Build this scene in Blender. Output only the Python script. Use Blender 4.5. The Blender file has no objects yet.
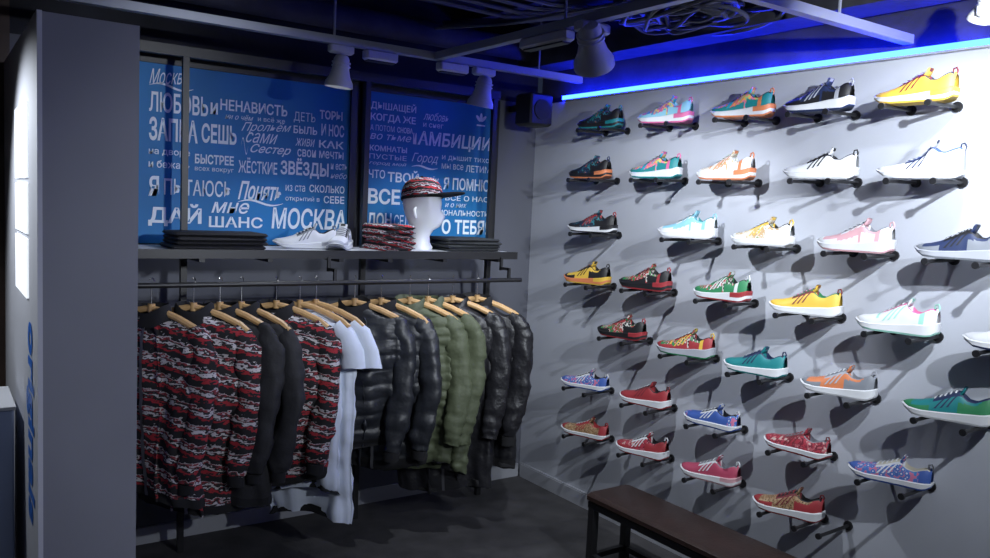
import bpy, math, random, colorsys
from mathutils import Vector, Matrix, Euler
random.seed(7)
S=bpy.context.scene
try:
    S.view_settings.view_transform='Standard'
except Exception: pass
COL=S.collection
pi=math.pi
# ------------------------------------------------------------------ materials
def mat(name,color=(.5,.5,.5),rough=.6,metal=0,emit=None,estr=0,noise=0,nscale=20,bump=0,bscale=60,coat=0):
    m=bpy.data.materials.new(name); m.use_nodes=True
    nt=m.node_tree; b=nt.nodes['Principled BSDF']
    b.inputs['Base Color'].default_value=(*color,1); b.inputs['Roughness'].default_value=rough
    b.inputs['Metallic'].default_value=metal
    if coat: b.inputs['Coat Weight'].default_value=coat
    if emit:
        b.inputs['Emission Color'].default_value=(*emit,1); b.inputs['Emission Strength'].default_value=estr
    tc=nt.nodes.new('ShaderNodeTexCoord')
    if noise:
        n=nt.nodes.new('ShaderNodeTexNoise'); n.inputs['Scale'].default_value=nscale; n.inputs['Detail'].default_value=5
        r=nt.nodes.new('ShaderNodeValToRGB')
        r.color_ramp.elements[0].position=.3; r.color_ramp.elements[1].position=.7
        r.color_ramp.elements[0].color=(*[c*(1-noise) for c in color],1)
        r.color_ramp.elements[1].color=(*[min(1,c*(1+noise)) for c in color],1)
        nt.links.new(tc.outputs['Object'],n.inputs['Vector']); nt.links.new(n.outputs['Fac'],r.inputs['Fac'])
        nt.links.new(r.outputs['Color'],b.inputs['Base Color'])
    if bump:
        n2=nt.nodes.new('ShaderNodeTexNoise'); n2.inputs['Scale'].default_value=bscale; n2.inputs['Detail'].default_value=4
        bp=nt.nodes.new('ShaderNodeBump'); bp.inputs['Strength'].default_value=bump; bp.inputs['Distance'].default_value=.01
        nt.links.new(tc.outputs['Object'],n2.inputs['Vector']); nt.links.new(n2.outputs['Fac'],bp.inputs['Height'])
        nt.links.new(bp.outputs['Normal'],b.inputs['Normal'])
    return m
def patmat(name,stops,scale=30,kind='noise',rough=.6,stretch=(1,1,1)):
    m=bpy.data.materials.new(name); m.use_nodes=True
    nt=m.node_tree; b=nt.nodes['Principled BSDF']; b.inputs['Roughness'].default_value=rough
    tc=nt.nodes.new('ShaderNodeTexCoord'); mp=nt.nodes.new('ShaderNodeMapping'); mp.inputs['Scale'].default_value=stretch
    nt.links.new(tc.outputs['Object'],mp.inputs['Vector'])
    if kind=='voronoi':
        t=nt.nodes.new('ShaderNodeTexVoronoi'); out=t.outputs['Distance']
    else:
        t=nt.nodes.new('ShaderNodeTexNoise'); t.inputs['Detail'].default_value=1; out=t.outputs['Fac']
    t.inputs['Scale'].default_value=scale
    nt.links.new(mp.outputs['Vector'],t.inputs['Vector'])
    r=nt.nodes.new('ShaderNodeValToRGB'); r.color_ramp.interpolation='CONSTANT'
    e=r.color_ramp.elements
    e[0].position=stops[0][0]; e[0].color=(*stops[0][1],1); e[1].position=stops[1][0]; e[1].color=(*stops[1][1],1)
    for p,c in stops[2:]:
        x=e.new(p); x.color=(*c,1)
    nt.links.new(out,r.inputs['Fac']); nt.links.new(r.outputs['Color'],b.inputs['Base Color'])
    return m
def knitmat(dens=15,red=.34):
    m=bpy.data.materials.new('red_white_black_knit'); m.use_nodes=True
    nt=m.node_tree; N=nt.nodes; L=nt.links; b=N['Principled BSDF']; b.inputs['Roughness'].default_value=.85
    tc=N.new('ShaderNodeTexCoord'); mp=N.new('ShaderNodeMapping'); mp.inputs['Scale'].default_value=(38,38,90)
    L.new(tc.outputs['Object'],mp.inputs['Vector'])
    n=N.new('ShaderNodeTexNoise'); n.inputs['Scale'].default_value=1; n.inputs['Detail'].default_value=3
    L.new(mp.outputs['Vector'],n.inputs['Vector'])
    sx=N.new('ShaderNodeSeparateXYZ'); L.new(tc.outputs['Object'],sx.inputs[0])
    sl=N.new('ShaderNodeMath'); sl.operation='MULTIPLY_ADD'; sl.inputs[1].default_value=.22; L.new(sx.outputs['X'],sl.inputs[0]); L.new(sx.outputs['Z'],sl.inputs[2])
    mu=N.new('ShaderNodeMath'); mu.operation='MULTIPLY'; mu.inputs[1].default_value=dens; L.new(sl.outputs[0],mu.inputs[0])
    n3=N.new('ShaderNodeMath'); n3.operation='MULTIPLY_ADD'; n3.inputs[1].default_value=.85; L.new(n.outputs['Fac'],n3.inputs[0]); L.new(mu.outputs[0],n3.inputs[2])
    fr=N.new('ShaderNodeMath'); fr.operation='FRACT'; L.new(n3.outputs[0],fr.inputs[0])
    r=N.new('ShaderNodeValToRGB'); r.color_ramp.interpolation='CONSTANT'; e=r.color_ramp.elements
    e[0].position=0; e[0].color=(.012,.011,.014,1); e[1].position=.24; e[1].color=(red,.02,.03,1)
    for p,c in [(.38,(.02,.018,.02)),(.50,(.55,.52,.54)),(.62,(.02,.018,.02)),(.72,(red*.7,.03,.04)),(.80,(.45,.42,.44)),(.88,(.01,.01,.012))]:
        x=e.new(p); x.color=(*c,1)
    L.new(fr.outputs[0],r.inputs['Fac']); L.new(r.outputs['Color'],b.inputs['Base Color'])
    return m
# ------------------------------------------------------------------ mesh builder
class MB:
    def __init__(s): s.v=[]; s.f=[]; s.m=[]; s.mats=[]; s.T=Matrix.Identity(4)
    def mi(s,m):
        if m not in s.mats: s.mats.append(m)
        return s.mats.index(m)
    def add(s,vs,fs,m):
        o=len(s.v); s.v+= [tuple(s.T@Vector(p)) for p in vs]
        i=s.mi(m)
        for f in fs: s.f.append([o+k for k in f]); s.m.append(i)
    def box(s,c,d,m,rot=None,taper=1,bev=0):
        x,y,z=[k/2 for k in d]; R=(rot.to_matrix() if isinstance(rot,Euler) else rot) if rot is not None else Matrix.Identity(3)
        if bev>0:
            b=min(bev,x*.9,y*.9,z*.9)
            rings=[]
            for (zz,ins) in [(-z,b),(-z+b,0),(z-b,0),(z,b)]:
                X=x-ins;Y=y-ins
                rings.append([(X,-Y+b,zz),(X,Y-b,zz),(X-b,Y,zz),(-X+b,Y,zz),(-X,Y-b,zz),(-X,-Y+b,zz),(-X+b,-Y,zz),(X-b,-Y,zz)])
            allv=[tuple(Vector(c)+R@Vector(p)) for r in rings for p in r]
            fs=[]
            for k in range(3):
                for j in range(8):
                    fs.append((k*8+j,k*8+(j+1)%8,(k+1)*8+(j+1)%8,(k+1)*8+j))
            fs.append(tuple(range(7,-1,-1))); fs.append(tuple(range(24,32)))
            s.add(allv,fs,m); return
        vs=[]
        for sz in (-1,1):
            t=1 if sz<0 else taper
            for sx,sy in ((-1,-1),(1,-1),(1,1),(-1,1)):
                vs.append(tuple(Vector(c)+R@Vector((sx*x*t,sy*y*t,sz*z))))
        s.add(vs,[(3,2,1,0),(4,5,6,7),(0,1,5,4),(1,2,6,5),(2,3,7,6),(3,0,4,7)],m)
    def cyl(s,p0,p1,r0,m,r1=None,n=14,cap=True):
        if r1 is None: r1=r0
        p0=Vector(p0);p1=Vector(p1); d=(p1-p0).normalized()
        a=d.orthogonal().normalized(); b=d.cross(a)
        vs=[tuple(p+ (a*math.cos(2*pi*k/n)+b*math.sin(2*pi*k/n))*r) for p,r in ((p0,r0),(p1,r1)) for k in range(n)]
        fs=[(k,(k+1)%n,n+(k+1)%n,n+k) for k in range(n)]
        if cap: fs+= [tuple(range(n-1,-1,-1)),tuple(range(n,2*n))]
        s.add(vs,fs,m)
    def tube(s,pts,rs,m,n=10,cap=True,fx=None):
        pts=[Vector(p) for p in pts]; 
        if not hasattr(rs,'__len__'): rs=[rs]*len(pts)
        vs=[]; prev=None
        for i,p in enumerate(pts):
            d=(pts[min(i+1,len(pts)-1)]-pts[max(i-1,0)]).normalized()
            a=(prev-d*prev.dot(d)).normalized() if prev is not None else d.orthogonal().normalized()
            prev=a; b=d.cross(a)
            for k in range(n):
                w=rs[i]*(fx(i,k) if fx else 1)
                vs.append(tuple(p+(a*math.cos(2*pi*k/n)+b*math.sin(2*pi*k/n))*w))
        fs=[(i*n+k,i*n+(k+1)%n,(i+1)*n+(k+1)%n,(i+1)*n+k) for i in range(len(pts)-1) for k in range(n)]
        if cap: fs+=[tuple(range(n-1,-1,-1)),tuple(range((len(pts)-1)*n,len(pts)*n))]
        s.add(vs,fs,m)
    def rings(s,R,m,closed=True,cap0=False,cap1=False,mf=None):
        n=len(R[0]); vs=[p for r in R for p in r]
        fs=[];ms=[]
        for i in range(len(R)-1):
            for k in range(n if closed else n-1):
                fs.append((i*n+k,i*n+(k+1)%n,(i+1)*n+(k+1)%n,(i+1)*n+k)); ms.append((i,k))
        o=len(s.v); s.v+=[tuple(s.T@Vector(p)) for p in vs]
        for f,(i,k) in zip(fs,ms):
            s.f.append([o+q for q in f]); s.m.append(s.mi(mf(i,k) if mf else m))
        if cap0: s.f.append([o+q for q in range(n-1,-1,-1)]); s.m.append(s.mi(m))
        if cap1: s.f.append([o+q for q in range((len(R)-1)*n,len(R)*n)]); s.m.append(s.mi(m))
    def obj(s,name,smooth=True,parent=None,loc=None,rot=None,angle=40):
        me=bpy.data.meshes.new(name); me.from_pydata(s.v,[],s.f)
        for m in s.mats: me.materials.append(m)
        me.polygons.foreach_set('material_index',s.m); me.update()
        ob=bpy.data.objects.new(name,me); COL.objects.link(ob)
        if smooth:
            me.polygons.foreach_set('use_smooth',[True]*len(me.polygons))
            try: me.set_sharp_from_angle(angle=math.radians(angle))
            except Exception: pass
        if parent: ob.parent=parent
        if loc: ob.location=loc
        if rot: ob.rotation_euler=rot
        return ob
def interp(tab,t):
    for (a,x),(b,y) in zip(tab,tab[1:]):
        if t<=b:
            k=(t-a)/(b-a) if b>a else 0
            k=max(0,k); return x+(y-x)*k
    return tab[-1][1]
# ------------------------------------------------------------------ base materials
M_black=mat('black_painted_metal',(.012,.012,.014),.45)
M_wallR=mat('grey_display_wall_paint',(.45,.47,.53),.75,noise=.05,nscale=3,bump=.05,bscale=120)
M_wallB=mat('slate_back_wall_paint',(.10,.105,.13),.8,noise=.06,nscale=3)
M_dark=mat('near_black_paint',(.014,.015,.022),.9,noise=.4,nscale=5,bump=.3,bscale=20)
M_ceil=mat('black_ceiling_services',(.03,.03,.04),.8,noise=.5,nscale=6,bump=.5,bscale=14)
M_floor=mat('dark_grey_carpet',(.05,.048,.052),.75,noise=.3,nscale=9,bump=.35,bscale=250)
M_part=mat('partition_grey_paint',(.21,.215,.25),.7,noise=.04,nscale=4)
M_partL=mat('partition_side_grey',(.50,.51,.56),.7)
M_brown=mat('dark_brown_panel',(.035,.018,.012),.6,noise=.4,nscale=4)
M_base=mat('grey_skirting',(.34,.35,.39),.5)
M_pipe=mat('grey_track',(.30,.32,.38),.45,metal=.2)
M_white=mat('lamp_grey_plastic',(.52,.53,.57),.45)
M_lens=mat('lamp_lens',(.9,.9,.9),.3,emit=(.85,.92,1),estr=1.6)
M_led=mat('blue_led_diffuser',(.02,.05,1),.4,emit=(.005,.017,1),estr=60)
M_wood=mat('hanger_wood',(.58,.36,.16),.4,noise=.15,nscale=25)
M_steel=mat('hook_steel',(.6,.6,.62),.25,metal=1)
M_blue=mat('poster_blue',(.004,.155,.40),.6,noise=.12,nscale=3)
M_let=mat('poster_lettering_white',(.72,.80,.86),.6)
M_shelf=mat('white_shelf_top',(.6,.62,.66),.5)
M_bench=mat('brown_bench_leather',(.034,.018,.014),.40,noise=.2,nscale=30,bump=.15,bscale=80)
# ------------------------------------------------------------------ room
def slab(name,lo,hi,m):
    b=MB(); b.box([(a+c)/2 for a,c in zip(lo,hi)],[c-a for a,c in zip(lo,hi)],m); return b.obj(name,smooth=False)
YB=3.58
slab('floor',(-1.5,-1.6,-.1),(2.85,YB+.1,0),M_floor)
slab('ceiling',(-1.5,-1.6,2.48),(2.85,YB+.1,2.58),M_ceil)
b=MB(); b.box(((.25+2.7)/2,YB+.05,1.02),(2.45,.1,2.04),M_wallB); b.box(((.25+2.7)/2,YB+.05,2.26),(2.45,.1,.44),M_dark)
b.box((-.625,YB+.05,1.24),(1.75,.1,2.48),M_brown); b.obj('wall_back',smooth=False)
b=MB(); b.box((2.75,.99,1.02),(.1,5.18,2.04),M_wallR); b.box((2.765,.99,2.26),(.07,5.18,.44),M_ceil); b.obj('wall_right',smooth=False)
slab('wall_left',(-1.6,-1.6,0),(-1.5,YB+.1,2.48),M_brown)
slab('wall_front',(-1.5,-1.7,0),(2.85,-1.6,2.48),M_dark)
b=MB(); b.box((2.692,.98,.035),(.016,5.15,.07),M_base); b.box((2.694,.98,.073),(.012,5.15,.006),M_base); b.obj('baseboard_right',smooth=False)
b=MB(); b.box((1.6,3.572,.035),(2.16,.016,.07),M_base); b.obj('baseboard_back',smooth=False)
b=MB(); b.box((2.688,.91,2.056),(.022,4.86,.020),M_led); b.box((2.69,.91,2.042),(.03,4.86,.006),M_base); b.obj('blue_led_strip',smooth=False)
# partition
b=MB(); X0,X1,Y0,Y1,ZT=.235,.478,2.45,YB-.002,1.93
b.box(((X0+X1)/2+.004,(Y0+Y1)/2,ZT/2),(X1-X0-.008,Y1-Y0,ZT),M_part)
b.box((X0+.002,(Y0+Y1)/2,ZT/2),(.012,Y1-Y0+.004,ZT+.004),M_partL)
M_niche=mat('backlit_white_panel',(.85,.87,.9),.5,emit=(.85,.92,1),estr=.9)
for z0,z1 in [(1.16,1.33),(1.345,1.49),(1.505,1.72)]:
    b.box((X0-.006,2.86,(z0+z1)/2),(.008,.36,z1-z0),M_niche)
part=b.obj('partition_wall',smooth=False)

def text_mesh(body,bold=0,shear=0,outline=False):
    cu=bpy.data.curves.new('t','FONT'); cu.body=body; cu.offset=bold; cu.shear=shear; cu.resolution_u=3
    if outline:
        cu.fill_mode='NONE'; cu.bevel_depth=.034; cu.bevel_resolution=0; cu.offset=.0; cu.resolution_u=2
    ob=bpy.data.objects.new('t',cu); COL.objects.link(ob)
    dg=bpy.context.evaluated_depsgraph_get(); dg.update()
    me=bpy.data.meshes.new_from_object(ob.evaluated_get(dg))
    vs=[v.co.copy() for v in me.vertices]; fs=[tuple(p.vertices) for p in me.polygons]
    bpy.data.objects.remove(ob); bpy.data.curves.remove(cu); bpy.data.meshes.remove(me)
    if not vs: return [],[]
    x0=min(v.x for v in vs);x1=max(v.x for v in vs);y0=min(v.y for v in vs);y1=max(v.y for v in vs)
    return [((v.x-x0)/(x1-x0),(v.y-y0)/(y1-y0)) for v in vs],fs
b=MB(); M_sign=mat('blue_sign_letters',(.01,.13,.55),.5)
vs,fs=text_mesh('originals',.035,0)
b.add([(X0-.006,2.74-y*.22,1.10-x*.58) for x,y in vs],fs,M_sign)
b.obj('sign_lettering',smooth=False,parent=part)

# ------------------------------------------------------------------ posters
def poster(x0,x1,z0,z1,words,vs_=.93,emblem=False):
    b=MB(); y=YB-.02
    b.box(((x0+x1)/2,y,(z0+z1)/2),(x1-x0,.012,z1-z0),M_blue)
    for (xa,xb,za,zb) in ((x0-.03,x1+.03,z1-.004,z1+.03),(x0-.03,x0+.003,z0,z1),(x1-.003,x1+.030,z0,z1)):
        b.box(((xa+xb)/2,y-.006,(za+zb)/2),(xb-xa,.028,zb-za),M_black)
    for n_,w in enumerate(words):
        body,u0,v0,u1,v1=w[:5]; bold=w[5] if len(w)>5 else .01; sh=w[6] if len(w)>6 else 0; sl=w[7] if len(w)>7 else 0
        if body=='~':
            N=16; P=[]
            for i in range(N+1):
                q=i/N; u=u0+(u1-u0)*q; v=(v0+v1)/2-.5*(v1-v0)*math.sin(q*2*pi); P.append((u,v,.006*math.sin(q*pi)+.001))
            vs=[]
            for u,v,t in P:
                for s_ in (-1,1): vs.append((x0+(x1-x0)*u,y-.0075,z1-(z1-z0)*(v+s_*t)*vs_))
            b.add(vs,[(2*i,2*i+1,2*i+3,2*i+2) for i in range(N)],M_let); continue
        vs,fs=text_mesh(body,bold,sh)
        def P(x,yy):
            u=u0+(u1-u0)*x; v=v1+(v0-v1)*yy-sl*(x-.5); v*=vs_
            return (x0+(x1-x0)*u,y-.0075,z1-(z1-z0)*v)
        b.add([P(*p) for p in vs],fs,M_let)
    if emblem:
        cx,cz=x1-.075,z1-.075
        for an,dx,dz in ((0,0,.012),(.75,-.016,.004),(-.75,.016,.004)):
            pts=[]
            for k in range(16):
                a=2*pi*k/16; px=.008*math.cos(a); pz=.020*math.sin(a)
                pts.append((cx+dx+px*math.cos(an)-pz*math.sin(an),y-.0075,cz+dz+px*math.sin(an)+pz*math.cos(an)))
            b.add(pts,[tuple(range(16))],M_let)
        b.box((cx,y-.0075,cz-.03),(.05,.001,.007),M_let)
    return b.obj('typographic_poster',smooth=False)
poster(.60,1.606,1.272,2.0,[
 ('Москва',.13,.03,.28,.12,.0,.4,.02),('~',.13,.12,.30,.15),
 ('ЛЮБОВЬ',.13,.17,.36,.29,.02),('и',.37,.2,.40,.27,.02),('НЕНАВИСТЬ',.41,.17,.70,.24,.02),('ни о чём',.43,.255,.55,.29,.0,.4),('и всё же',.57,.255,.69,.285,.0,0),
 ('ДЕТЬ',.73,.2,.83,.27,.0),('ТОРЫ',.85,.17,.96,.23,.03),('БЫЛЬ',.73,.29,.84,.34,.02),('И НОС',.86,.26,.97,.34,.02),
 ('ЗАПРА',.13,.32,.32,.46,.028),('СЕШЬ',.335,.33,.48,.45,.028),('Прольём',.50,.29,.72,.36,.0,.5,.02),('сами',.52,.36,.66,.425,.0,.5),('Сестер',.54,.43,.72,.50,.01,.5),('~',.50,.40,.53,.50),
 ('живи',.74,.37,.83,.42,.0,.3),('КАК',.85,.37,.97,.42,.02),('свои мечты',.75,.44,.97,.49,.01),
 ('на дворе',.13,.51,.29,.55,.01),('и бежать',.13,.575,.29,.62,.01),('БЫСТРЕЕ',.31,.52,.47,.58,.028),('всех вокруг',.31,.60,.47,.63,.0),('ЖЁСТКИЕ',.49,.52,.66,.62,.015),('ЗВЁЗДЫ',.675,.50,.90,.63,.028),
 ('и есть',.91,.52,.99,.56,.01),('небо',.91,.58,.99,.62,.0,.3),
 ('Я',.13,.67,.17,.79,.03),('ПЫТАЮСЬ',.19,.68,.46,.78,.012),('Понять',.49,.67,.68,.79,.02,.4),('~',.49,.79,.69,.82),('из ста',.70,.68,.79,.72,.0),('СКОЛЬКО',.81,.67,.98,.72,.02),('открытий в',.70,.75,.86,.79,.0),('СЕБЕ',.88,.74,.98,.79,.02),
 ('ДАЙ',.13,.83,.34,.97,.03),('мне',.38,.81,.54,.88,.01,.3),('ШАНС',.37,.9,.6,.97,.02),('МОСКВА',.64,.83,.99,.97,.022,.1)])
poster(1.693,2.401,1.272,2.0,[
 ('ДЫШАЩЕЙ',.02,.06,.36,.13,.01),('КОГДА ЖЕ',.02,.15,.36,.21,.02),('А ПОТОМ',.02,.23,.2,.27,.0),('СНОВА',.22,.23,.34,.27,.02),('во тьме',.02,.29,.33,.33,.0,.3),
 ('любовь',.42,.1,.62,.16,.0,.4),('и снег',.42,.18,.58,.21,.0),('АМБИЦИИ',.38,.24,.99,.36,.022,.1),('и',.345,.26,.37,.34,.02),
 ('КОМНАТЫ',.02,.37,.3,.41,.02),('ПУСТЫЕ',.02,.43,.3,.465,.0),('город мой',.02,.48,.3,.51,.0,.3),('Город',.34,.40,.55,.48,.0,.4),('~',.34,.49,.55,.51),('и дышит тихо',.58,.40,.98,.44,.0),
 ('мы все',.58,.46,.76,.50,.0),('ЛЕТИМ',.78,.46,.99,.51,.01),
 ('ЧТО',.02,.54,.14,.60,.01),('ТВОЙ',.16,.53,.40,.62,.022),('ВСЕ',.02,.67,.26,.78,.03),('РАВНО',.28,.67,.42,.715,.0),('ЛЮДИ',.28,.73,.42,.78,.02),('в нём',.44,.56,.56,.61,.0,.4),('любят',.44,.65,.58,.69,.0,.3),
 ('Я ПОМНЮ',.6,.56,.99,.65,.02),('ВСЁ О НАС',.62,.68,.99,.73,.01),('и о них',.62,.75,.80,.78,.0,.3),
 ('ЭМОЦИОНАЛЬНОСТЬ',.4,.80,.99,.85,.01),('ДОН',.02,.84,.2,.96,.028),('СЕДАЮ',.22,.85,.44,.95,.01),('О ТЕБЯ!',.6,.87,.99,.98,.028)],emblem=True)

# ------------------------------------------------------------------ clothes rack
b=MB(); YP=3.42
for x in (.838,1.625,2.315): b.box((x,YP,1.02),(.024,.024,2.04),M_black)
b.box((1.42,YP,2.035),(1.84,.03,.04),M_black)
b.box((1.42,3.545,2.045),(1.84,.02,.02),M_black)
for x in (.838,1.625,2.315): b.box((x,3.49,2.04),(.02,.14,.02),M_black)
b.box((1.39,3.31,1.262),(1.80,.32,.018),M_shelf)
b.box((1.39,3.145,1.258),(1.81,.012,.034),M_black)
b.box((1.39,3.31,1.246),(1.80,.32,.012),M_black)
for x in (.56,.838,1.1,1.4,1.625,1.9,2.2):
    b.box((x,3.31,1.235),(.02,.33,.016),M_black)
b.cyl((.50,3.07,1.15),(2.27,3.07,1.15),.010,M_black)
for x in (.56,1.34,2.20):
    b.box((x,3.10,1.20),(.012,.07,.012),M_black); b.box((x,3.07,1.175),(.012,.012,.06),M_black); b.box((x,3.135,1.22),(.012,.012,.06),M_black)
b.obj('clothes_rack',smooth=True)

# ------------------------------------------------------------------ garments (origin on rail)
M_knit=knitmat()
M_blk=mat('black_cloth',(.015,.015,.018),.75,bump=.2,bscale=80)
M_lea=mat('black_leather',(.013,.013,.016),.42,bump=.5,bscale=35)
M_puf=mat('black_nylon',(.015,.017,.022),.45,bump=.4,bscale=25)
M_olv=mat('olive_nylon',(.075,.09,.05),.65,bump=.4,bscale=30)
M_tee=mat('white_cotton',(.66,.72,.84),.8,bump=.15,bscale=40)
M_zip=mat('zip_metal',(.22,.22,.24),.35,metal=.8)
M_rib=mat('black_rib',(.01,.01,.012),.9)
tex=bpy.data.textures.new('cloth_wrinkles','CLOUDS'); tex.noise_scale=.07; tex.noise_depth=4
DZ=-.028
def hanger(b):
    for sgn in (-1,1):
        pts=[(0,0,-.075),(sgn*.05,0,-.085),(sgn*.11,0,-.105),(sgn*.17,.0,-.132),(sgn*.205,-.006,-.155)]
        b.tube(pts,[.011,.012,.0125,.013,.011],M_wood,n=8)
    b.cyl((0,0,-.09),(0,0,-.06),.013,M_wood,n=10)
def hook(b):
    pts=[(0,0,-.065+DZ),(0,0,-.04)]
    for k in range(9):
        a=-pi/2+ k*pi*1.25/8
        pts.append((0,.015*math.cos(a),.015*math.sin(a)-.003))
    b.tube(pts,.002,M_steel,n=6)
def garment(name,x,yaw,main,L=.62,sleeve='long',quilt=0,collar=True,rib=True,zipf=True,a0=.215,b0=.050,seed=0,y=3.07,flare=1.0,fold=1.0,sl=1.0):
    rnd=random.Random(seed); b=MB(); n=60; b.T=Matrix.Translation((0,0,DZ))
    ph=rnd.random()*6; ph2=rnd.random()*6
    tab_a=[(0,.060),(.02,.085),(.035,.125),(.06,.168),(.085,.192),(.14,a0*.93),(.4,a0*.95),(.9,a0*flare),(1,a0*.97*flare)]
    tab_b=[(0,.036),(.02,.036),(.06,.036),(.12,b0*.85),(.3,b0),(.6,b0*1.02),(.95,b0*.95),(1,b0*.8)]
    R=[];zs=[]
    NZ=110 if quilt else 50
    for i in range(NZ+1):
        t=i/NZ; t=t**1.25
        zs.append(t)
        a=interp(tab_a,t); d=interp(tab_b,t)
        if quilt:
            q=abs(math.sin(t*L*pi/quilt))**.6; a*=(1+.015*q); d*=(.90+.16*q)
        ring=[]
        for k in range(n):
            f=2*pi*k/n
            ca,sa=math.cos(f),math.sin(f)
            g=min(1,max(0,(t-.06)/.25))*fold
            fo=1+ g*(.10+.16*t)*math.sin(6*f+ph+2.5*t)+g*.12*math.sin(13*f+ph2-4*t)
            px=a*math.copysign(abs(ca)**.8,ca); py=d*math.copysign(abs(sa)**.75,sa)*fo
            py+=.018*math.sin(px*16+ph+4*t)*t
            px+=.008*math.sin(9*t+ph2)*t
            zz=-.095-t*L-(.012*abs(px)/a0 if t<.05 else 0)+.014*math.sin(2*f+ph)*t
            ring.append((px,py,zz))
        R.append(ring)
    def mf(i,k):
        if rib and zs[i]>.93: return M_rib
        return main
    b.rings(R,main,mf=mf)
    hem=[(p[0]*.9,p[1]*.85,p[2]+.03) for p in R[-1]]
    b.rings([R[-1],hem],M_rib,cap1=True)
    if collar:
        C=[]
        for i,(z,sx) in enumerate([(-.105,1.05),(-.085,1.05),(-.058,.98),(-.052,.90),(-.085,.8)]):
            C.append([(.070*sx*math.cos(2*pi*k/24),.046*sx*math.sin(2*pi*k/24)+.004,z-(.030*max(0,-math.sin(2*pi*k/24))**2)) for k in range(24)])
        b.rings(C,M_rib if rib else main)
    if zipf:
        k=int(n*.75); vs=[]
        rg=[i for i in range(NZ+1) if zs[i]>.05][::2 if quilt else 1]
        for i in rg:
            p=R[i][k]; vs+= [(p[0]-.006,p[1]-.005,p[2]),(p[0]+.006,p[1]-.005,p[2])]
        b.add(vs,[(2*i,2*i+1,2*i+3,2*i+2) for i in range(len(vs)//2-1)],M_zip)
        for off in (-2,2):
            b.tube([(R[i][k+off][0],R[i][k+off][1]-.003,R[i][k+off][2]) for i in rg],.004,main,n=6)
    for sg in (-1,1):
        b.T=Matrix.Translation((0,0,DZ))@Matrix.Diagonal((1,.62,1,1))
        if sleeve=='long':
            sw=rnd.uniform(-.02,.012)
            P=[(sg*.150,0,-.142),(sg*.182,0,-.165),(sg*.208,-.004,-.22),(sg*(.222+sw*.6),-.020,-.33),(sg*(.226+sw),-.040,-.44*sl),(sg*(.216+sw),-.066,-.54*sl),(sg*(.200+sw),-.085,-.62*sl),(sg*(.196+sw),-.090,-.67*sl)]
            P2=[];r=[];acc=0
            rr=[.034,.046,.051,.050,.048,.045,.041,.035]
            for i in range(len(P)-1):
                A_,B_=Vector(P[i]),Vector(P[i+1])
                for j in range(8):
                    s=j/8; P2.append(A_.lerp(B_,s)); w=rr[i]+(rr[i+1]-rr[i])*s
                    if quilt: w*=.93+.10*abs(math.sin(acc*pi/quilt))**.6
                    else: w*=1+.03*math.sin(acc*70+ph)+.02*math.sin(acc*150+ph2)
                    acc+=(B_-A_).length/8
                    r.append(w)
            P2.append(Vector(P[-1])); r.append(rr[-1])
            b.tube(P2,r,main,n=20,fx=lambda i,k:1+.07*math.sin(2*2*pi*k/20+i*.12+ph)+.05*math.sin(5*2*pi*k/20+i*.25))
            if rib: b.tube([P[-1],(P[-1][0],P[-1][1],P[-1][2]-.04)],[.034,.031],M_rib,n=12)
        elif sleeve=='short':
            b.tube([(sg*.150,0,-.142),(sg*.190,0,-.18),(sg*.222,-.006,-.25),(sg*.228,-.01,-.31)],[.034,.050,.054,.058],main,n=14,fx=lambda i,k:1+.1*math.sin(2*pi*2*k/14+ph))
    b.T=Matrix.Identity(4)
    ob=b.obj(name,loc=(x,y,1.165),rot=(0,0,math.radians(yaw)),angle=75)
    md=ob.modifiers.new('wrinkles','DISPLACE'); md.texture=tex; md.strength=.030; md.mid_level=.5; md.texture_coords='GLOBAL'
    hb=MB(); hb.T=Matrix.Translation((0,0,DZ+.008)); hanger(hb); hb.T=Matrix.Identity(4); hook(hb); hb.obj('hanger',parent=ob)
    return ob
G=[('patterned_bomber_jacket',.645,-48,M_knit,dict(L=.66)),('patterned_bomber_jacket',.79,-36,M_knit,dict(L=.72)),
('black_track_jacket',.885,-46,M_blk,dict(L=.70,zipf=False,fold=1.3)),('black_track_jacket',.965,-48,M_blk,dict(L=.60)),
('patterned_bomber_jacket',1.10,-36,M_knit,dict(L=.66)),
('white_tshirt',1.195,-42,M_tee,dict(L=.72,sleeve='short',collar=False,rib=False,zipf=False,b0=.030,fold=1.7,a0=.185)),
('white_tshirt',1.262,-46,M_tee,dict(L=.84,sleeve='short',collar=False,rib=False,zipf=False,b0=.030,fold=1.7,a0=.185)),
('black_puffer_jacket',1.43,-34,M_puf,dict(L=.56,quilt=.06,b0=.056)),
('black_puffer_jacket',1.55,-44,M_puf,dict(L=.66,quilt=.06,b0=.050)),
('olive_quilted_jacket',1.685,-36,M_olv,dict(L=.68,quilt=.04,rib=False)),
('olive_quilted_jacket',1.775,-44,M_olv,dict(L=.72,quilt=.04,rib=False,b0=.045)),
('black_leather_jacket',1.90,-36,M_lea,dict(L=.82,rib=False,fold=1.3)),
('black_leather_jacket',2.03,-44,M_lea,dict(L=.74))]
for i,(nm,x,yw,m,kw) in enumerate(G):
    garment(nm,x,yw,m,seed=i,**kw)

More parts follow.
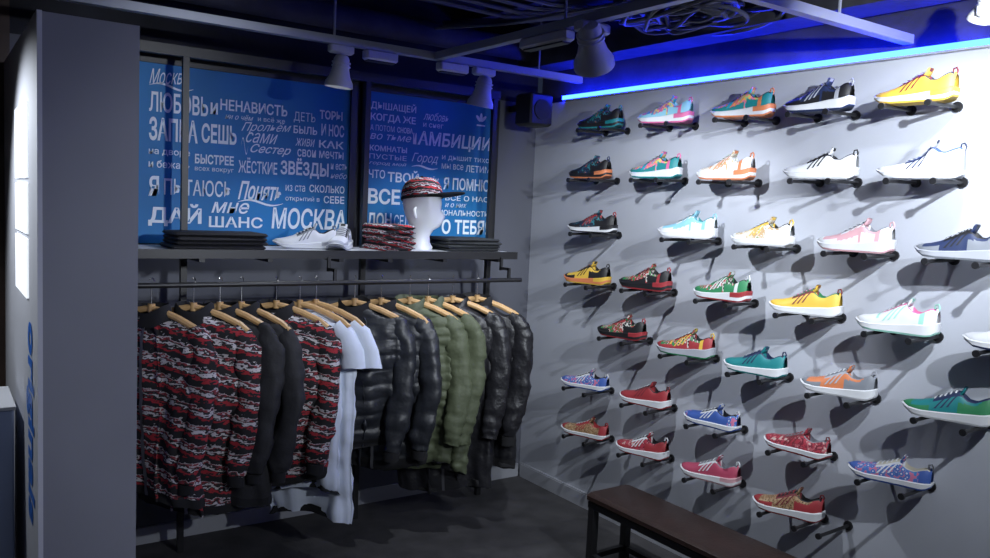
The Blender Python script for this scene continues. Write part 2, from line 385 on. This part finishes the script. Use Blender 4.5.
# ------------------------------------------------------------------ sneakers
W=[(0,.018),(.04,.029),(.12,.035),(.3,.036),(.42,.037),(.6,.044),(.75,.048),(.86,.044),(.94,.032),(.98,.018),(1,.006)]
SB=[(0,.014),(.06,.002),(.12,0),(.7,0),(.85,.004),(1,.028)]
STs={'runner':[(0,.048),(.1,.040),(.3,.034),(.5,.028),(.75,.024),(.9,.027),(1,.038)],
     'chunky':[(0,.054),(.08,.045),(.25,.041),(.4,.035),(.55,.030),(.75,.027),(.9,.029),(1,.040)],
     'flat':[(0,.030),(.1,.027),(.3,.025),(.5,.023),(.75,.021),(.9,.025),(1,.034)]}
UTs={'runner':[(0,.092),(.04,.110),(.10,.103),(.2,.084),(.28,.088),(.35,.108),(.42,.103),(.55,.083),(.7,.062),(.82,.052),(.92,.048),(.97,.044),(1,.038)],
     'chunky':[(0,.096),(.04,.115),(.10,.109),(.2,.089),(.28,.094),(.35,.116),(.42,.110),(.55,.088),(.7,.066),(.82,.057),(.92,.052),(.97,.047),(1,.040)],
     'flat':[(0,.076),(.04,.090),(.10,.084),(.2,.070),(.28,.076),(.35,.094),(.42,.088),(.55,.070),(.7,.055),(.82,.048),(.92,.045),(.97,.041),(1,.035)]}
LEN=.292
SC=.88
def sneaker(name,loc,yaw,sole,outs,A,B,C,lining,lace,hi=False,style='runner',wedge=True):
    b=MB(); ST=STs[style]; UT=UTs[style]; run=style!='flat'
    ts=[0,.02,.05,.09]+[.13+.03*i for i in range(26)]+[.90,.925,.95,.975,.99,1.0]
    nt=25
    def P(t,k,off=0):
        th=pi*k/(nt-1)
        w=interp(W,t); zs=interp(ST,t)-.004; zt=interp(UT,t)
        if hi and t<.45: zt+= .035*min(1,(.45-t)/.1)
        c,s_=math.cos(th),math.sin(th)
        q=.62 if t<.4 else .62+.25*(min(t,.7)-.4)/.3
        yy=(w)*math.copysign(abs(c)**.75,c); zz=zs+(zt-zs)*abs(s_)**q
        if t<.45:
            f=(zz-zs)/(zt-zs); yy*=1-.22*f*(1-t/.45*.6)
        return Vector(((t-.5)*LEN,yy,zz))+Vector((0,c,s_))*off
    R=[]
    for t in ts:
        ring=[]
        for k in range(nt):
            p=P(t,k); th=pi*k/(nt-1)
            if .045<t<.345 and abs(math.cos(th))<.60: p.z-=.040+(.035 if hi else 0)
            ring.append(tuple(p))
        R.append(ring)
    def mf(i,k):
        t=(ts[i]+ts[i+1])/2; th=pi*(k+.5)/(nt-1); s_=math.sin(th); c=abs(math.cos(th))
        if .02<t<.35 and c<.66: return lining
        if t<.12: return B
        if t>.88: return B
        if style=='chunky' and .12<t<.20: return C if s_<.75 else A
        if run and t>.68 and s_<.5: return B
        if style=='chunky' and .66<t<.70: return C
        if .34<t<.64 and .5<c<.68: return C if style!='chunky' else B
        if .36<t<.64 and c<=.5: return lining if lining is not A else B
        if run and .13<t<.38 and s_<.40+.7*(.38-t): return B
        if style=='chunky' and .40<t<.66 and s_<.28: return B
        return A
    b.rings(R,A,closed=False,mf=mf)
    def outline(z,extra):
        pts=[]
        for t in ts: pts.append(((t-.5)*(LEN+extra*1.5),interp(W,t)+extra,z(t)))
        for t in reversed(ts): pts.append(((t-.5)*(LEN+extra*1.5),-interp(W,t)-extra,z(t)))
        return pts
    nT=len(ts)
    b.rings([outline(lambda t:interp(SB,t),.001),outline(lambda t:interp(SB,t)+.007,.004)],outs,cap0=True)
    def smf(i,k):
        kk=k if k<nT else 2*nT-1-k; t=ts[min(kk,nT-1)]
        if wedge and run and i>=1 and (t<.24): return outs
        return sole
    ex=.005
    b.rings([outline(lambda t:interp(SB,t)+.007,.004),outline(lambda t:interp(SB,t)*.5+interp(ST,t)*.5,ex-.001),outline(lambda t:interp(ST,t)-.002,ex),outline(lambda t:interp(ST,t)+.001,.0)],sole,mf=smf)
    for side in (0,1):
        for j in range(3):
            vs=[]
            for q in range(6):
                kk=1.6+q*1.15; t=.62-.065*j-.022*q
                k=kk if side==0 else (nt-1)-kk
                vs.append(tuple(P(t,k,.0016))); vs.append(tuple(P(t-.026,k,.0016)))
            b.add(vs,[(2*q,2*q+1,2*q+3,2*q+2) for q in range(5)],C)
    for j in range(5):
        t=.40+.054*j; vs=[]
        for q in range(7):
            k=8+q*(8/6); vs+=[tuple(P(t,k,.004)),tuple(P(t+.020,k,.004))]
        b.add(vs,[(2*q,2*q+1,2*q+3,2*q+2) for q in range(6)],lace)
    zt=interp(UT,.36)+(.03 if hi else 0)
    b.box(((.34-.5)*LEN,0,zt+.001),(.007,.040,.032),A,rot=Euler((0,-.45,0)),taper=.85,bev=.003)
    b.box(((.335-.5)*LEN-.002,0,zt+.010),(.009,.022,.012),C,rot=Euler((0,-.45,0)))
    h=interp(UT,.04)+(.03 if hi else 0)
    b.tube([((.015-.5)*LEN,0,h-.022),(-.5*LEN-.001,0,h-.006),((.02-.5)*LEN-.001,0,h+.005),((.05-.5)*LEN,0,h+.002),((.055-.5)*LEN,0,h-.012)],[.003,.0035,.0035,.003,.003],C,n=8)
    b.v=[(x*SC,y*SC,z*SC) for x,y,z in b.v]
    return b.obj(name,loc=loc,rot=(0,0,yaw),angle=50)
_c={}
def desat(c,k=.95,v=.82):
    h,s,vv=colorsys.rgb_to_hsv(*c); return colorsys.hsv_to_rgb(h,s*k,vv*v)
def K(*c,r=.55):
    k=(c,r)
    if k not in _c: _c[k]=mat('shoe_colour_%d'%len(_c),desat(c),r)
    return _c[k]
def ds(st): return [(p,desat(c)) for p,c in st]
WH=K(.76,.78,.82);BK=K(.012,.012,.015);NV=K(.015,.03,.10);RD=K(.38,.02,.03);YL=K(.80,.50,.03);OR=K(.70,.20,.06);TE=K(.0,.23,.25);GN=K(.02,.24,.09);PK=K(.70,.12,.32);LB=K(.25,.58,.75);BL=K(.03,.10,.42);GY=K(.22,.24,.28);MI=K(.35,.72,.60);PU=K(.22,.06,.36);LG=K(.42,.44,.50);LP=K(.72,.40,.45);LM=K(.40,.58,.08);MR=K(.2,.02,.03);CR=K(.6,.56,.45)
MU=patmat('multicolour_camo',ds([(0,(.0,.35,.5)),(.40,(.75,.18,.3)),(.48,(.85,.4,.08)),(.55,(.4,.65,.2)),(.63,(.1,.18,.5))]),45)
MU2=patmat('multicolour_patch',ds([(0,(.05,.25,.55)),(.42,(.6,.1,.3)),(.5,(.75,.65,.15)),(.58,(.0,.42,.45))]),38)
DM=patmat('dark_multicolour',ds([(0,(.01,.02,.05)),(.5,(.02,.2,.25)),(.56,(.02,.02,.03)),(.63,(.5,.1,.1))]),50)
CAM=patmat('cream_camo',ds([(0,(.65,.6,.5)),(.45,(.55,.35,.15)),(.53,(.7,.7,.68)),(.62,(.3,.35,.17))]),48)
LEO=patmat('leopard_print',ds([(0,(.02,.012,.01)),(.28,(.45,.25,.11)),(.52,(.05,.03,.02)),(.6,(.5,.33,.18))]),120,'voronoi')
FLB=patmat('blue_floral',ds([(0,(.7,.72,.75)),(.25,(.05,.12,.5)),(.5,(.03,.22,.55)),(.62,(.6,.15,.3))]),80,'voronoi')
FLR=patmat('red_print',ds([(0,(.5,.02,.05)),(.45,(.2,.01,.03)),(.55,(.55,.1,.13)),(.65,(.6,.45,.4))]),75)
GRR=patmat('green_red_print',ds([(0,(.02,.25,.08)),(.42,(.5,.03,.04)),(.5,(.65,.65,.6)),(.56,(.02,.02,.02)),(.64,(.1,.35,.12))]),50)
F='flat'; Rn='runner'; Ch='chunky'
D=[(2.953,1.922,BK,TE,DM,BK,TE,BK,BK,Rn),(2.537,1.921,WH,PK,MU2,LB,PK,LB,LM,Ch),(2.13,1.92,WH,OR,MU,TE,OR,BK,PK,Ch),(1.798,1.919,WH,NV,NV,BK,LG,BK,BK,Ch),(1.449,1.922,WH,YL,YL,YL,MR,NV,PK,Rn),
(3.004,1.689,BK,OR,DM,BK,NV,BK,BK,Rn),(2.576,1.688,WH,TE,MU,TE,PK,BK,LM,Ch),(2.191,1.68,WH,OR,CAM,WH,OR,LG,LM,Ch),(1.769,1.683,WH,WH,WH,WH,BK,BK,WH,Rn),(1.411,1.683,WH,WH,WH,WH,NV,BL,WH,F),
(2.969,1.433,WH,BK,DM,BK,RD,BK,BK,Rn),(2.371,1.44,WH,WH,LB,WH,LB,TE,WH,Ch),(1.994,1.434,WH,WH,CAM,WH,YL,BK,WH,Rn),(1.613,1.436,WH,LP,LP,WH,LP,GY,WH,Ch),(1.265,1.437,LG,GY,NV,GY,BK,BK,BK,Rn),
(2.984,1.188,OR,YL,YL,BK,BK,BK,OR,Rn),(2.595,1.201,BK,RD,GRR,BK,RD,BK,RD,Ch),(2.166,1.206,WH,RD,GRR,GN,WH,BK,WH,Ch),(1.787,1.199,WH,WH,YL,YL,MR,GN,PK,Rn),(1.442,1.184,WH,MI,WH,WH,MI,PK,WH,Ch),
(2.724,.966,BK,RD,GRR,BK,RD,BK,BK,Rn),(2.339,.952,LG,GN,GRR,RD,YL,BK,WH,Ch),(1.983,.944,WH,TE,TE,TE,NV,NV,NV,Rn),(1.632,.937,WH,WH,OR,GY,LG,GY,WH,Rn),(1.255,.94,WH,WH,TE,GN,NV,NV,WH,Rn),
(2.957,.685,WH,BL,FLB,BL,WH,BK,WH,F),(2.552,.693,WH,RD,RD,RD,MR,BK,WH,Rn),(2.172,.692,WH,BL,BL,FLB,WH,BK,WH,F),(1.775,.693,WH,RD,FLR,FLR,MR,GY,RD,F),(1.421,.691,WH,BL,FLB,BL,WH,CR,WH,F),
(2.937,.453,WH,RD,LEO,RD,RD,RD,WH,F),(2.551,.467,WH,RD,FLR,RD,WH,BK,WH,Rn),(2.163,.471,WH,LP,K(.5,.05,.12),K(.5,.05,.12),WH,GY,WH,Rn),(1.792,.454,WH,RD,LEO,RD,MR,BK,RD,Rn),
(1.09,1.18,WH,NV,WH,WH,NV,BL,WH,Rn)]
def peg(y,z,pair=True,ext=.175):
    b=MB()
    for dy in ((-.090,.060) if pair else (0,)):
        b.cyl((2.699,y+dy,z+.004),(2.699-ext,y+dy,z-.001),.0062,M_black,n=10)
        b.cyl((2.699,y+dy,z+.004),(2.692,y+dy,z+.004),.017,M_black,n=16)
        b.cyl((2.699-ext,y+dy,z-.001),(2.690-ext,y+dy,z-.001),.011,M_black,n=12)
    b.obj('shoe_display_peg')
for i,d in enumerate(D):
    y,zc=d[0],d[1]; zb=zc-.050
    sneaker('sneaker',(2.60,y,zb),pi/2+math.radians(9+random.uniform(-8,8)),*d[2:9],hi=(i==9),style=d[9],wedge=random.random()<.5)
    peg(y,zb-.0105)
peg(1.606,.40,pair=False)

# ------------------------------------------------------------------ shelf goods
def folded_stack(name,x,y,z,w,d,h,n,m,m2=None):
    b=MB(); hh=h/n
    for i in range(n):
        mm=m if (m2 is None or i%2==0) else m2
        b.box((x+random.uniform(-.006,.006),y+random.uniform(-.006,.006),z+hh*(i+.5)),(w-random.uniform(0,.02),d,hh*.93),mm,rot=Euler((0,0,random.uniform(-.05,.05))),bev=hh*.35)
        b.box((x,y-d/2-.001,z+hh*(i+.5)),(w*.92,.006,hh*.12),M_rib)
    return b.obj(name)
ZS=1.2715
M_knr=knitmat(30,.5)
folded_stack('folded_patterned_sweaters',1.69,3.29,ZS,.17,.20,.115,5,M_knr)
folded_stack('folded_dark_shirts',2.10,3.33,ZS,.30,.24,.060,4,mat('charcoal_cloth',(.022,.025,.028),.85),None)
folded_stack('folded_dark_tshirts',.92,3.28,ZS,.36,.22,.065,4,M_blk)
sneaker('sneaker',(1.30,3.30,ZS),math.radians(165),WH,LG,WH,WH,GY,BK,WH)
sneaker('sneaker',(1.45,3.27,ZS),math.radians(-125),WH,LG,WH,LG,BK,GY,WH)
b=MB(); M_head=mat('mannequin_white',(.8,.82,.84),.35)
R=[]
prof=[(0,.058,.058,0),(.012,.060,.060,0),(.03,.045,.047,0),(.06,.042,.046,.002),(.085,.047,.057,-.006),(.10,.055,.078,-.016),(.12,.063,.088,-.016),(.145,.069,.095,-.010),(.17,.073,.098,-.004),(.20,.075,.100,0),(.23,.074,.098,.002),(.26,.064,.086,.004),(.28,.046,.062,.005),(.292,.02,.03,.005)]
for z,rx,ry,oy in prof:
    ring=[]
    for k in range(28):
        f=2*pi*k/28; c,s_=math.cos(f),math.sin(f)
        px=rx*c; py=ry*s_+oy
        if s_<-.93 and .13<z<.16: py-=.016
        if s_<-.85 and .165<z<.18: py+=.004
        if s_<-.9 and .105<z<.125: py-=.004
        ring.append((px,py,z))
    R.append(ring)
b.rings(R,M_head,cap0=True,cap1=True)
for sg in (-1,1): b.tube([(sg*.073,.005,.135),(sg*.082,.010,.150),(sg*.083,.012,.170),(sg*.075,.006,.18)],[.005,.009,.009,.004],M_head,n=8)
head=b.obj('mannequin_head',loc=(1.875,3.33,ZS),rot=(0,0,math.radians(42)),angle=70)
head.scale=(.92,.92,1.08)
b=MB(); R=[]
M_cap=knitmat(30,.5)
for i in range(9):
    a=i/8*pi/2; e=.62
    R.append([(.082*math.cos(a)**e*math.cos(2*pi*k/28),.107*math.cos(a)**e*math.sin(2*pi*k/28)+.002,.014+.080*math.sin(a)) for k in range(28)])
R[-1]=[(0.002*math.cos(2*pi*k/28),.002*math.sin(2*pi*k/28),.095) for k in range(28)]
b.rings([[(.080*math.cos(2*pi*k/28),.105*math.sin(2*pi*k/28)+.002,.002) for k in range(28)]]+R,M_cap,cap1=True)
b.cyl((0,0,.092),(0,0,.100),.008,M_rib)
b.rings([[(.0830*math.cos(2*pi*k/28),.108*math.sin(2*pi*k/28)+.002,z) for k in range(28)] for z in (.001,.014)],M_rib)
vt=[];n=17
for r_ in (0,.5,1):
    for k in range(n):
        a=-pi/2+(k/(n-1)-.5)*2.3
        x=.082*math.cos(a)*(1+.06*r_); yv=.106*math.sin(a)
        yv-= r_*.115*max(0,math.cos((k/(n-1)-.5)*2.6))**.45; vt.append((x,yv,.006+.006*math.cos((k/(n-1)-.5)*2.2)))
up=[(x,y,z+.005) for x,y,z in vt]; N3=3*n
b.add(vt+up,[(r*n+k,r*n+k+1,(r+1)*n+k+1,(r+1)*n+k) for r in (0,1) for k in range(n-1)]+[(N3+r*n+k,N3+(r+1)*n+k,N3+(r+1)*n+k+1,N3+r*n+k+1) for r in (0,1) for k in range(n-1)]+[(2*n+k,2*n+k+1,N3+2*n+k+1,N3+2*n+k) for k in range(n-1)],M_rib)
b.obj('patterned_snapback_cap',parent=head,angle=60,loc=(0,0,.214),rot=(-.10,.08,0))

# ------------------------------------------------------------------ bench
b=MB(); bx0,bx1,by0,by1,bz=2.235,2.475,1.22,2.50,.32
b.box(((bx0+bx1)/2,(by0+by1)/2,bz-.02),(bx1-bx0,by1-by0,.04),M_bench,bev=.012)
b.box(((bx0+bx1)/2,(by0+by1)/2,bz-.052),(bx1-bx0-.02,by1-by0-.02,.026),M_black)
for y in (by0+.03,(by0+by1)/2,by1-.03):
    for x in (bx0+.025,bx1-.025): b.box((x,y,(bz-.06)/2),(.032,.032,bz-.06),M_black)
    b.box(((bx0+bx1)/2,y,.05),(bx1-bx0-.05,.022,.022),M_black)
for x in (bx0+.025,bx1-.025): b.box((x,(by0+by1)/2,.05),(.022,by1-by0-.06,.022),M_black)
b.obj('low_bench')

# ------------------------------------------------------------------ ceiling services
def one(name,f):
    b=MB(); f(b); return b.obj(name)
ZC=2.10
def rail(b):
    b.box((1.1,3.05,ZC),(2.9,.034,.03),M_pipe)
    b.box((1.76,1.0,ZC),(.034,4.1,.03),M_pipe)
    b.box((2.24,1.54,ZC),(.92,.034,.03),M_pipe)
    b.box((2.24,-.2,ZC),(.92,.034,.03),M_pipe)
    for x,y in ((.3,3.05),(1.3,3.05),(2.3,3.05),(1.76,2.2),(1.76,1.2),(1.76,.2),(2.3,1.54),(2.3,-.2)):
        b.cyl((x,y,ZC),(x,y,2.48),.005,M_pipe,n=6)
one('ceiling_lighting_track',rail)
def joists(b):
    for y in (3.3,2.7,2.1,1.5,.9,.3,-.3,-.9): b.box((.65,y,2.435),(4.2,.06,.09),M_ceil)
    for x in (.2,1.2,2.2): b.box((x,.98,2.40),(.05,5.1,.05),M_ceil)
one('ceiling_joists',joists)
def duct(b):
    b.tube([(-1.4,3.42,2.28),(.6,3.42,2.28),(1.6,3.40,2.27),(2.68,3.42,2.28)],.055,M_ceil,n=16)
    b.tube([(.95,-1.5,2.33),(.97,1,2.33),(1.0,2.4,2.32),(1.05,3.34,2.33)],.035,M_pipe,n=12)
    b.box((2.58,1.0,2.24),(.16,5.0,.10),M_ceil)
one('ceiling_pipes',duct)
M_cable=mat('cable_rubber',(.08,.085,.10),.45)
def cables(b):
    for j in range(16):
        pts=[];r=random.uniform(.07,.2); cx=2.28+random.uniform(-.06,.06); cy=2.15+random.uniform(-.1,.1); e=random.uniform(.35,.6)
        for k in range(31):
            a=2*pi*k/30*1.0
            pts.append((cx+r*1.2*math.cos(a)+.02*math.sin(3*a+j),cy+r*1.8*math.sin(a),2.22+.05*e*math.sin(a*2+j)+.006*j-.04))
        b.tube(pts,.008,M_cable,n=6)
    for j in range(5):
        b.tube([(1.9+.05*j,3.5,2.3+.02*j),(2.0+.04*j,2.9,2.25+.01*j),(2.15+.03*j,2.4,2.27),(2.3,1.4,2.33),(2.4,.3,2.35)],.007,M_cable,n=6)
    for j in range(4):
        b.tube([(-.2,2.6+.1*j,2.36),(.6,2.7+.08*j,2.30-.02*j),(1.2,2.75+.1*j,2.34),(2.0,2.6+.1*j,2.28),(2.6,2.7,2.36)],.009,M_cable,n=6)
one('ceiling_cable_bundle',cables)

def lamp(pos,target,size=1.0,name='track_spotlight',energy=40,angle=70,color=(.87,.93,1),blend=.6,rad=.03,body=None):
    pos=Vector(pos); d=(Vector(target)-pos).normalized(); mb=body or M_white
    b=MB(); s=size
    b.box((pos.x,pos.y,ZC-.032),(.11*s,.045*s,.034),mb,bev=.006)
    back=pos-d*.04*s
    b.cyl((pos.x,pos.y,ZC-.045),tuple(back+Vector((0,0,.012))),.010*s,mb,n=10)
    a=d.orthogonal().normalized(); bb=d.cross(a); n=24
    pr=[(-.065,.012),(-.06,.026),(-.045,.034),(0,.038),(.03,.046),(.055,.060),(.075,.062),(.076,.057),(.06,.050)]
    R=[[tuple(pos+d*q*s+(a*math.cos(2*pi*k/n)+bb*math.sin(2*pi*k/n))*r*s) for k in range(n)] for q,r in pr]
    b.rings(R,mb,cap0=True)
    b.add(R[-1],[tuple(range(n))],M_lens)
    for q in (-.03,-.015): b.rings([[tuple(pos+d*(q+dq)*s+(a*math.cos(2*pi*k/n)+bb*math.sin(2*pi*k/n))*r*s) for k in range(n)] for dq,r in ((-.003,.034),(-.003,.041),(.003,.041),(.003,.036))],mb)
    ob=b.obj(name,angle=35)
    if energy>0:
        l=bpy.data.lights.new('spot_beam','SPOT'); l.energy=energy; l.spot_size=math.radians(angle); l.spot_blend=blend; l.color=color; l.shadow_soft_size=rad
        lo=bpy.data.objects.new('spot_beam',l); COL.objects.link(lo); lo.location=pos+d*.085*s
        lo.rotation_euler=d.to_track_quat('-Z','Y').to_euler(); lo.parent=ob
    return ob
lamp((1.33,3.05,1.99),(1.28,3.1,1.2),.9,energy=12,angle=110)
lamp((2.00,3.05,1.99),(1.95,3.2,1.2),.95,energy=14,angle=110)
lamp((1.76,2.06,2.02),(2.3,2.45,1.30),1.1,energy=45,angle=110,rad=.015)
lamp((2.36,1.14,2.085),(2.7,1.55,1.4),.55,energy=9,angle=110,rad=.012)
lamp((1.76,.62,2.03),(2.7,1.66,1.62),.9,energy=120,angle=74,rad=.012,blend=.8)
lamp((1.76,.20,2.0),(2.7,1.8,1.0),1.0,energy=80,angle=72,rad=.012,blend=.8)
lamp((1.76,-.35,2.0),(1.50,3.5,1.65),1.0,energy=175,angle=42)  # unseen lamp behind the camera, added to light the posters evenly
lamp((1.76,-.75,2.0),(1.1,3.0,.9),1.0,energy=110,angle=42)
lamp((-.30,3.05,1.98),(.235,2.65,1.0),1.0,energy=40,angle=110)  # unseen lamp, added only to brighten the partition's side face
lamp((1.76,-.0,2.0),(.35,2.45,1.3),1.0,energy=30,angle=50)  # dim unseen lamp, added to lift the partition's front face
for x in (1.50,1.84):
    b=MB(); b.box((x,3.05,ZC-.036),(.14,.05,.04),M_white,bev=.006); b.box((x,3.05,ZC-.058),(.12,.03,.006),M_black); b.obj('track_power_adapter')
b=MB(); b.box((1.76,2.30,ZC-.036),(.05,.26,.04),M_white,bev=.008); b.box((1.76,2.30,ZC-.058),(.035,.22,.006),M_black); b.obj('track_power_adapter')
b=MB(); b.box((2.53,3.38,1.98),(.14,.14,.16),M_black,bev=.01); b.cyl((2.53,3.31,1.98),(2.53,3.305,1.98),.05,M_dark,n=24); b.box((2.53,3.47,2.0),(.03,.22,.03),M_black)
b.obj('wall_speaker')
M_pb=mat('pale_blue_carton',(.35,.42,.62),.6)
b=MB(); b.box((.055,3.0,.40),(.30,.30,.80),M_pb,bev=.006); b.box((.055,3.0,.803),(.31,.31,.01),M_white)
b.box((.055,2.845,.46),(.22,.006,.30),M_shelf)
vs,fs=text_mesh('360',.02); b.add([(-.03+x*.17,2.8405,.42+y*.09) for x,y in vs],fs,M_sign)
b.obj('display_carton',smooth=False)

# ------------------------------------------------------------------ world, camera
w=bpy.data.worlds.new('World'); S.world=w; w.use_nodes=True
w.node_tree.nodes['Background'].inputs[0].default_value=(.25,.35,.7,1); w.node_tree.nodes['Background'].inputs[1].default_value=.05
l=bpy.data.lights.new('ceiling_fill','AREA'); l.shape='RECTANGLE'; l.size=1.6; l.size_y=2.0; l.energy=8; l.color=(.78,.87,1)
lo=bpy.data.objects.new('added_fill_light',l); COL.objects.link(lo); lo.location=(.3,-.3,2.34)  # area light added as general fill out of view, not a ceiling fixture
d1=Vector((-565,97,-820)).normalized(); d2=Vector((1192,17,-820)).normalized()
Zv=d2.cross(d1).normalized(); Xv=d2; Yv=Zv.cross(Xv).normalized()
Rm=Matrix((Xv,Yv,Zv)).to_4x4()
cam=bpy.data.cameras.new('camera'); cam.sensor_width=36; cam.lens=820/990*36; cam.clip_start=.02
co=bpy.data.objects.new('camera',cam); COL.objects.link(co); co.matrix_world=Matrix.Translation((0,0,1.48))@Rm
S.camera=co
